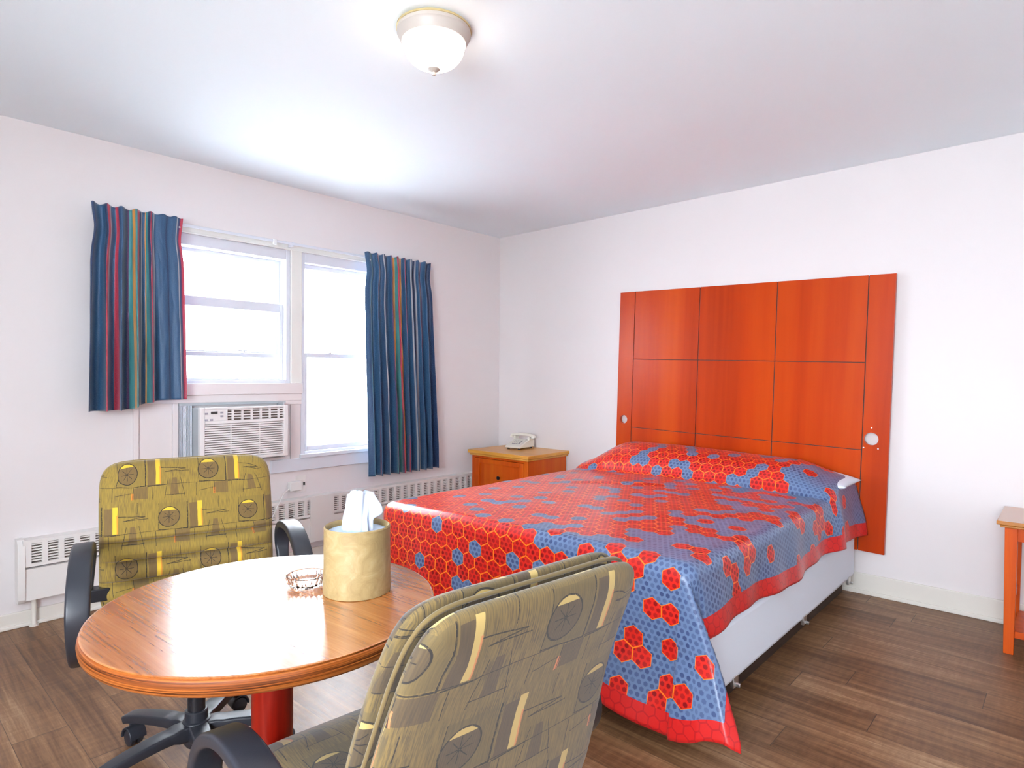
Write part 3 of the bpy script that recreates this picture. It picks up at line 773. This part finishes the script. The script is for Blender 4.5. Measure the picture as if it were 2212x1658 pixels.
obj('shelf', B((tx0+.05, -.07, ty0+.06, ty1-.06, .07, .1)), M['nswood'], st, True, bevel=.001)

# ------------------------------------------------------------------ round table
TX, TY, TR, TH = -3.322, -2.496, .342, .74
tb = thing('round_table', 'small round oak table on a red-brown column between the two office chairs', 'table', (TX, TY, 0))
obj('tabletop', lathe([(0, TH-.004), (TR-.004, TH-.004), (TR-.002, TH-.001), (TR-.004, TH), (TR-.006, TH), (TR-.02, TH), (0, TH)], 128), M['oak'], tb)
obj('edge_band', lathe([(TR-.02, TH-.034), (TR-.006, TH-.034), (TR+.0, TH-.028), (TR+.002, TH-.016), (TR+.0, TH-.006), (TR-.003, TH-.0042), (TR-.02, TH-.0042)], 128), M['oakedge'], tb)
obj('underside', lathe([(0, TH-.03), (TR-.02, TH-.03), (TR-.02, TH-.0045), (0, TH-.0045)], 96), M['redwood'], tb)
cxo, cyo = .0, .0
obj('column', lathe([(0, .03), (.046, .03), (.044, .05), (.042, .1), (.042, TH-.031), (0, TH-.031)], 48, Matrix.Translation((cxo, cyo, 0))), M['redwood'], tb)
obj('base', lathe([(0, 0), (.20, 0), (.205, .008), (.19, .02), (.08, .034), (0, .036)], 64), M['redwood'], tb)

# tissue box cover and tissue
cx_, cy_ = -3.162, -2.572
tc = thing('tissue_box', 'round beige leatherette tissue box with a white tissue pulled up, on table', 'tissue box', (cx_, cy_, TH))
obj('cover', lathe([(0, .001), (.0735, .001), (.0745, .004), (.0730, .07), (.0722, .140), (.0727, .144), (.0700, .147), (.0672, .144), (.0665, .132), (0, .132)], 72), M['leather'], tc)
obj('lid_insert', lathe([(0, .1325), (.064, .1325), (.064, .135), (.02, .136), (0, .136)], 48), M['tissue'], tc)
def tis(u, v):
    a = u*2*math.pi; h = v*.088
    rr = .030*(1-.28*v)+.006*math.sin(a*5+v*2)*(.4+v*.5)+.004*math.sin(a*9+1)*(1-v*.3)
    x = rr*math.cos(a)*1.05; y = rr*math.sin(a)*.55
    if v > .97: x *= .6; y *= .5
    x += .008*v*v
    fl = max(0, math.cos(a-.2))**6*smooth(.25, .55, v)*(1-smooth(.6, 1, v))*.022
    return Vector((x+fl, y-.004, .135+h-fl*.3+.003*math.sin(a*3)*v))
bm = bmesh.new(); grid(bm, tis, 72, 30); bmesh.ops.remove_doubles(bm, verts=bm.verts, dist=1e-4); bmesh.ops.holes_fill(bm, edges=[e for e in bm.edges if e.is_boundary], sides=0)
bm.transform(Matrix.Rotation(YAW-math.pi/2, 4, 'Z'))
obj('tissue', bm, M['tissue'], tc, ang=180)
# ashtray
at = thing('ashtray', 'clear ribbed glass ashtray beside the tissue box on the round table', 'ashtray', (-3.222, -2.462, TH))
def flute(prof, n=96, amp=.0014, k=24):
    bm = bmesh.new(); rings = []
    for rr, z, f in prof:
        rings.append([bm.verts.new(((rr+amp*f*math.cos(k*2*math.pi*i/n))*math.cos(2*math.pi*i/n), (rr+amp*f*math.cos(k*2*math.pi*i/n))*math.sin(2*math.pi*i/n), z)) for i in range(n)])
    for a, b in zip(rings, rings[1:]):
        for i in range(n): bm.faces.new((a[i], a[(i+1) % n], b[(i+1) % n], b[i]))
    bm.faces.new(rings[0]); bm.faces.new(rings[-1]); return bm
obj('bowl', flute([(.030, .001, 0), (.036, .002, 1), (.043, .010, 1), (.046, .020, 1), (.0465, .025, .3), (.044, .0265, 0), (.0415, .025, 0), (.038, .012, .6), (.030, .007, .4), (.02, .006, 0)]), M['tray'], at)

# ------------------------------------------------------------------ office chairs
def slab(w, h, t, mtx, uvs, channels=None, crown=0, n=44, rc=2.0, p=8, backflat=.5, taper=0, flip=False):
    """pillow-like slab: x across, z up (0..h), y thickness (front = +y)"""
    bm = bmesh.new()
    def sq(a, b):                                    # square to rounded rectangle
        k = p; s = (abs(a)**k+abs(b)**k)**(1/k)
        m = max(abs(a), abs(b))
        if s < 1e-6: return a, b
        f = m/s; return a*(f*.55+.45) if False else a*(1-(1-f)*m**3), b*(1-(1-f)*m**3)
    def side(sg):
        def P(u, v):
            a, b = math.sin((u-.5)*math.pi*.92)/math.sin(math.pi*.46), math.sin((v-.5)*math.pi*.92)/math.sin(math.pi*.46)
            m = max(abs(a), abs(b)); a2, b2 = sq(a, b)
            th = t/2*(1-m**7)**.5
            if sg > 0 and channels:
                zz = (b2+1)/2*h
                for c, (c0, c1, pitch) in enumerate(channels):
                    if c0 < zz < c1: th += (-.018*math.exp(-((((zz-c0)/pitch+.5) % 1-.5)*pitch/.005)**2)+.018*math.sin(math.pi*(((zz-c0)/pitch) % 1)))*(1-m**10)
            th *= (1 if sg > 0 else backflat)
            z = (b2+1)/2*h
            x = a2*w/2*(1+taper*(z/h-.5))
            y = sg*th+crown*(a2*a2)*w
            return mtx(Vector((x, y, z)))
        return P
    uv = lambda u, v: (uvs[0]+(math.sin((u-.5)*math.pi*.92)/2+.5)*w*1.02, uvs[1]+(math.sin((v-.5)*math.pi*.92)/2+.5)*h*1.02)
    uvf_ = (lambda u, v: (uvs[0]*2+w*1.02-uv(u, v)[0], uv(u, v)[1])) if flip else uv
    grid(bm, side(1), n, 200 if channels else n, uvf_); grid(bm, side(-1), n, n, lambda u, v: (uv(u, v)[0]+.05, uv(u, v)[1]+.03))
    bmesh.ops.remove_doubles(bm, verts=bm.verts, dist=2e-4)
    return bm
def make_chair(label, loc, face_deg, star_deg, fabric, zoff=0, lean=12, backdx=0, bh=.50, seat_front=.255, uvshift=(0, 0), armx=.285, topz=.90, channels=True, bw=.50, adz=0, tp=.02, sz=0):
    c = thing('office_chair', label, 'office chair', loc, math.radians(face_deg-90))
    # swivel base
    base = bmesh.new(); sa = math.radians(star_deg-(face_deg-90))
    obj('hub', lathe([(0, .045), (.03, .045), (.045, .07), (.048, .105), (.040, .125), (.034, .128), (.034, .155), (.031, .158), (0, .158)], 32), M['black'], c)
    for k in range(5):
        a = sa+k*2*math.pi/5; R = Matrix.Rotation(a, 4, 'Z')
        path = catmull([(.02, 0, .098), (.10, 0, .105), (.20, 0, .098), (.262, 0, .088), (.285, 0, .080)], 5)
        bm = sweep(path, lambda q: rrect(.030-.008*q, .017-.004*q+(.006 if q < .2 else 0), .007), side=Vector((0, 1, 0)))
        bm.transform(R); obj('base_leg', bm, M['black'], c)
        ca = random.uniform(0, 6.28); T = Matrix.Translation((.27*math.cos(a), .27*math.sin(a), 0)) @ Matrix.Rotation(ca, 4, 'Z')
        hood = sweep([Vector((0.016+.028*math.cos(q), 0, .030+.030*math.sin(q))) for q in [math.radians(-5+19*i) for i in range(11)]], lambda q: rrect(.026, .0035, .003), side=Vector((0, 1, 0)))
        cyl(.006, (0.0, 0, .055), (0.0, 0, .08), 10, hood)
        hood.transform(T); cs = obj('caster', hood, M['black'], c)
        for s in (-1, 1):
            wv = lathe([(0, 0), (.018, 0), (.0245, .004), (.0255, .010), (.0245, .016), (.012, .018), (0, .018)], 28, T @ Matrix.Translation((.016, s*.003, .0256)) @ Matrix.Rotation(-s*math.pi/2, 4, 'X'))
            obj('wheel', wv, M['black'], cs)
    obj('gas_column', lathe([(0, .13), (.026, .13), (.026, .30), (.015, .302), (.015, .40), (0, .40)], 28), M['blackmetal'], c)
    obj('seat_plate', B((-.10, .10, -.12, .10, .385, .405), (-.02, .02, -.05, .05, .36, .39)), M['blackmetal'], c, bevel=.004)
    # seat cushion
    sf, sb = seat_front, -.225; sl = sf-sb
    def ms(v): # slab y(front)->up, z->forward
        x, y, z = v; drop = .02*smooth(.75, 1, z/sl)
        return Vector((x, sb+z, .452+sz+y-drop))
    obj('seat', slab(.50, sl, .09, ms, (.1, .03), crown=.0), fabric, c, ang=180)
    # backrest
    L = math.radians(lean); zb = .43; yb = -.185
    def mb(off):
        def f(v):
            x, y, z = v
            bend = L*.55+L*.8*smooth(.05, .5, z)*.6
            yy = yb-math.sin(L)*z-.03*smooth(.25, .55, z)+.10*(x*x)*1.0+off
            return Vector((x+backdx, yy+y*math.cos(L), zb+z*math.cos(L)*(topz-zb)/(.50*math.cos(L))*(.50/.50)))
        return f
    ch = [(-.004, .263, .0615)] if channels else None
    obj('backrest', slab(bw, .50, .086, mb(.008), uvshift, channels=ch, taper=tp, flip=True), fabric, c, ang=180)
    obj('back_panel', slab(bw-.005, .495, .060, mb(-.042), (uvshift[0]+.31, uvshift[1]+.2), backflat=1.0, taper=tp), fabric, c, ang=180)
    # piping between the two
    pts = []
    for k in range(73):
        a = 2*math.pi*k/72; ca, sa_ = math.cos(a), math.sin(a)
        e = 2/8.0; x = math.copysign(abs(ca)**e, ca)*.247*bw/.5; z = (math.copysign(abs(sa_)**e, sa_)+1)/2*.496; x *= 1+tp*(z/.5-.5)
        pts.append(mb(-.022)(Vector((x, 0, z))))
    obj('piping', tube(pts, .0036, 6), fabric, c, ang=180)
    # arm loops
    for s in (-1, 1):
        A = catmull([(s*(armx-.09), -.06, .40), (s*(armx-.01), -.06, .405), (s*armx, -.03, .43), (s*armx, -.02, .43)], 4)
        pa = catmull([(s*armx, -.17, .52), (s*armx, -.205, .60), (s*armx, -.165, .672), (s*armx, -.07, .695), (s*armx, .04, .685), (s*armx, .135, .635), (s*armx, .175, .56), (s*armx, .15, .47), (s*armx, .07, .405), (s*(armx), -.05, .392)], 7)
        pa = [Vector((q.x, q.y, q.z+adz*smooth(.40, .60, q.z))) for q in pa]
        obj('armrest', sweep(pa, lambda q: rrect(.029-.006*smooth(.62, 1, q)-.010*(1-smooth(0, .2, q)), .0125, .008), side=Vector((1, 0, 0))), M['black'], c)
        obj('arm_bracket', B((min(s*.10, s*(armx+.01)), max(s*.10, s*(armx+.01)), -.09, -.02, .385, .399)), M['blackmetal'], c, bevel=.003)
        obj('back_bracket', B((min(s*.235, s*(armx+.008)), max(s*.235, s*(armx+.008)), -.20, -.15, .50, .54)), M['blackmetal'], c, bevel=.003)
    return c
make_chair('olive printed office chair facing the camera behind the round table, under the air conditioner', (-3.178, -1.70, 0), -106, 115, M['uph'], lean=11, uvshift=(.103, .07), topz=.925, bw=.535, armx=.30)
make_chair('shade-darkened olive printed office chair seen from behind, in front of the bed', (-3.202, -2.797, 0), 84, 20, M['uph_shaded'], lean=17, uvshift=(-.125, -.037), topz=.925, channels=False, seat_front=.235, armx=.315, adz=-.065, bw=.485, tp=-.17, sz=.012)

# ------------------------------------------------------------------ outside
tag(obj('ground', B((-40, 40, .15, 60, -.5, -.4)), mat('paved_yard', color=(.46, .48, .5), rough=.9), smooth=False), kind='structure')
tag(obj('ground', B((-40, XL-.15, -40, .15, -.5, -.4)), mat('bounce_ground', color=(.8, .8, .8), rough=.9), smooth=False), kind='structure')  # unseen ground made bright to bounce fill light up through the added window
nb = thing('neighbour_house', 'pale gabled house seen faintly through the left window', 'house', (2.8, 14, -.4))
M['house'] = mat('pale_siding', color=(.8, .8, .82), rough=.8); M['roof'] = mat('grey_roof', color=(.30, .31, .33), rough=.8); M['hwin'] = mat('house_window', color=(.2, .22, .25), rough=.4)
bm = bmesh.new(); pr = [(-.1, -.4), (5.7, -.4), (5.7, 2.6), (2.8, 3.62), (-.1, 2.6)]
def prism(bm, pr, y0, y1):
    va = [bm.verts.new((x, y0, z)) for x, z in pr]; vb = [bm.verts.new((x, y1, z)) for x, z in pr]
    bm.faces.new(va); bm.faces.new(vb)
    for i in range(len(pr)): j = (i+1) % len(pr); bm.faces.new((va[i], va[j], vb[j], vb[i]))
prism(bm, pr, 12, 16); obj('wall', bm, M['house'], nb, True, smooth=False)
bm = bmesh.new(); prism(bm, [(-.5, 2.46), (2.8, 3.63), (2.8, 3.74), (-.55, 2.56)], 11.8, 16.2); obj('roof', bm, M['roof'], nb, True, smooth=False)
bm = bmesh.new(); prism(bm, [(6.1, 2.46), (2.8, 3.63), (2.8, 3.74), (6.15, 2.56)], 11.8, 16.2); obj('roof', bm, M['roof'], nb, True, smooth=False)
for x, z in ((2.12, 2.9), (2.42, 2.9), (1.5, 1.2), (3.6, 1.2)): obj('window', B((x, x+.16, 11.96, 12.01, z, z+.30)), M['hwin'], nb, True, smooth=False)
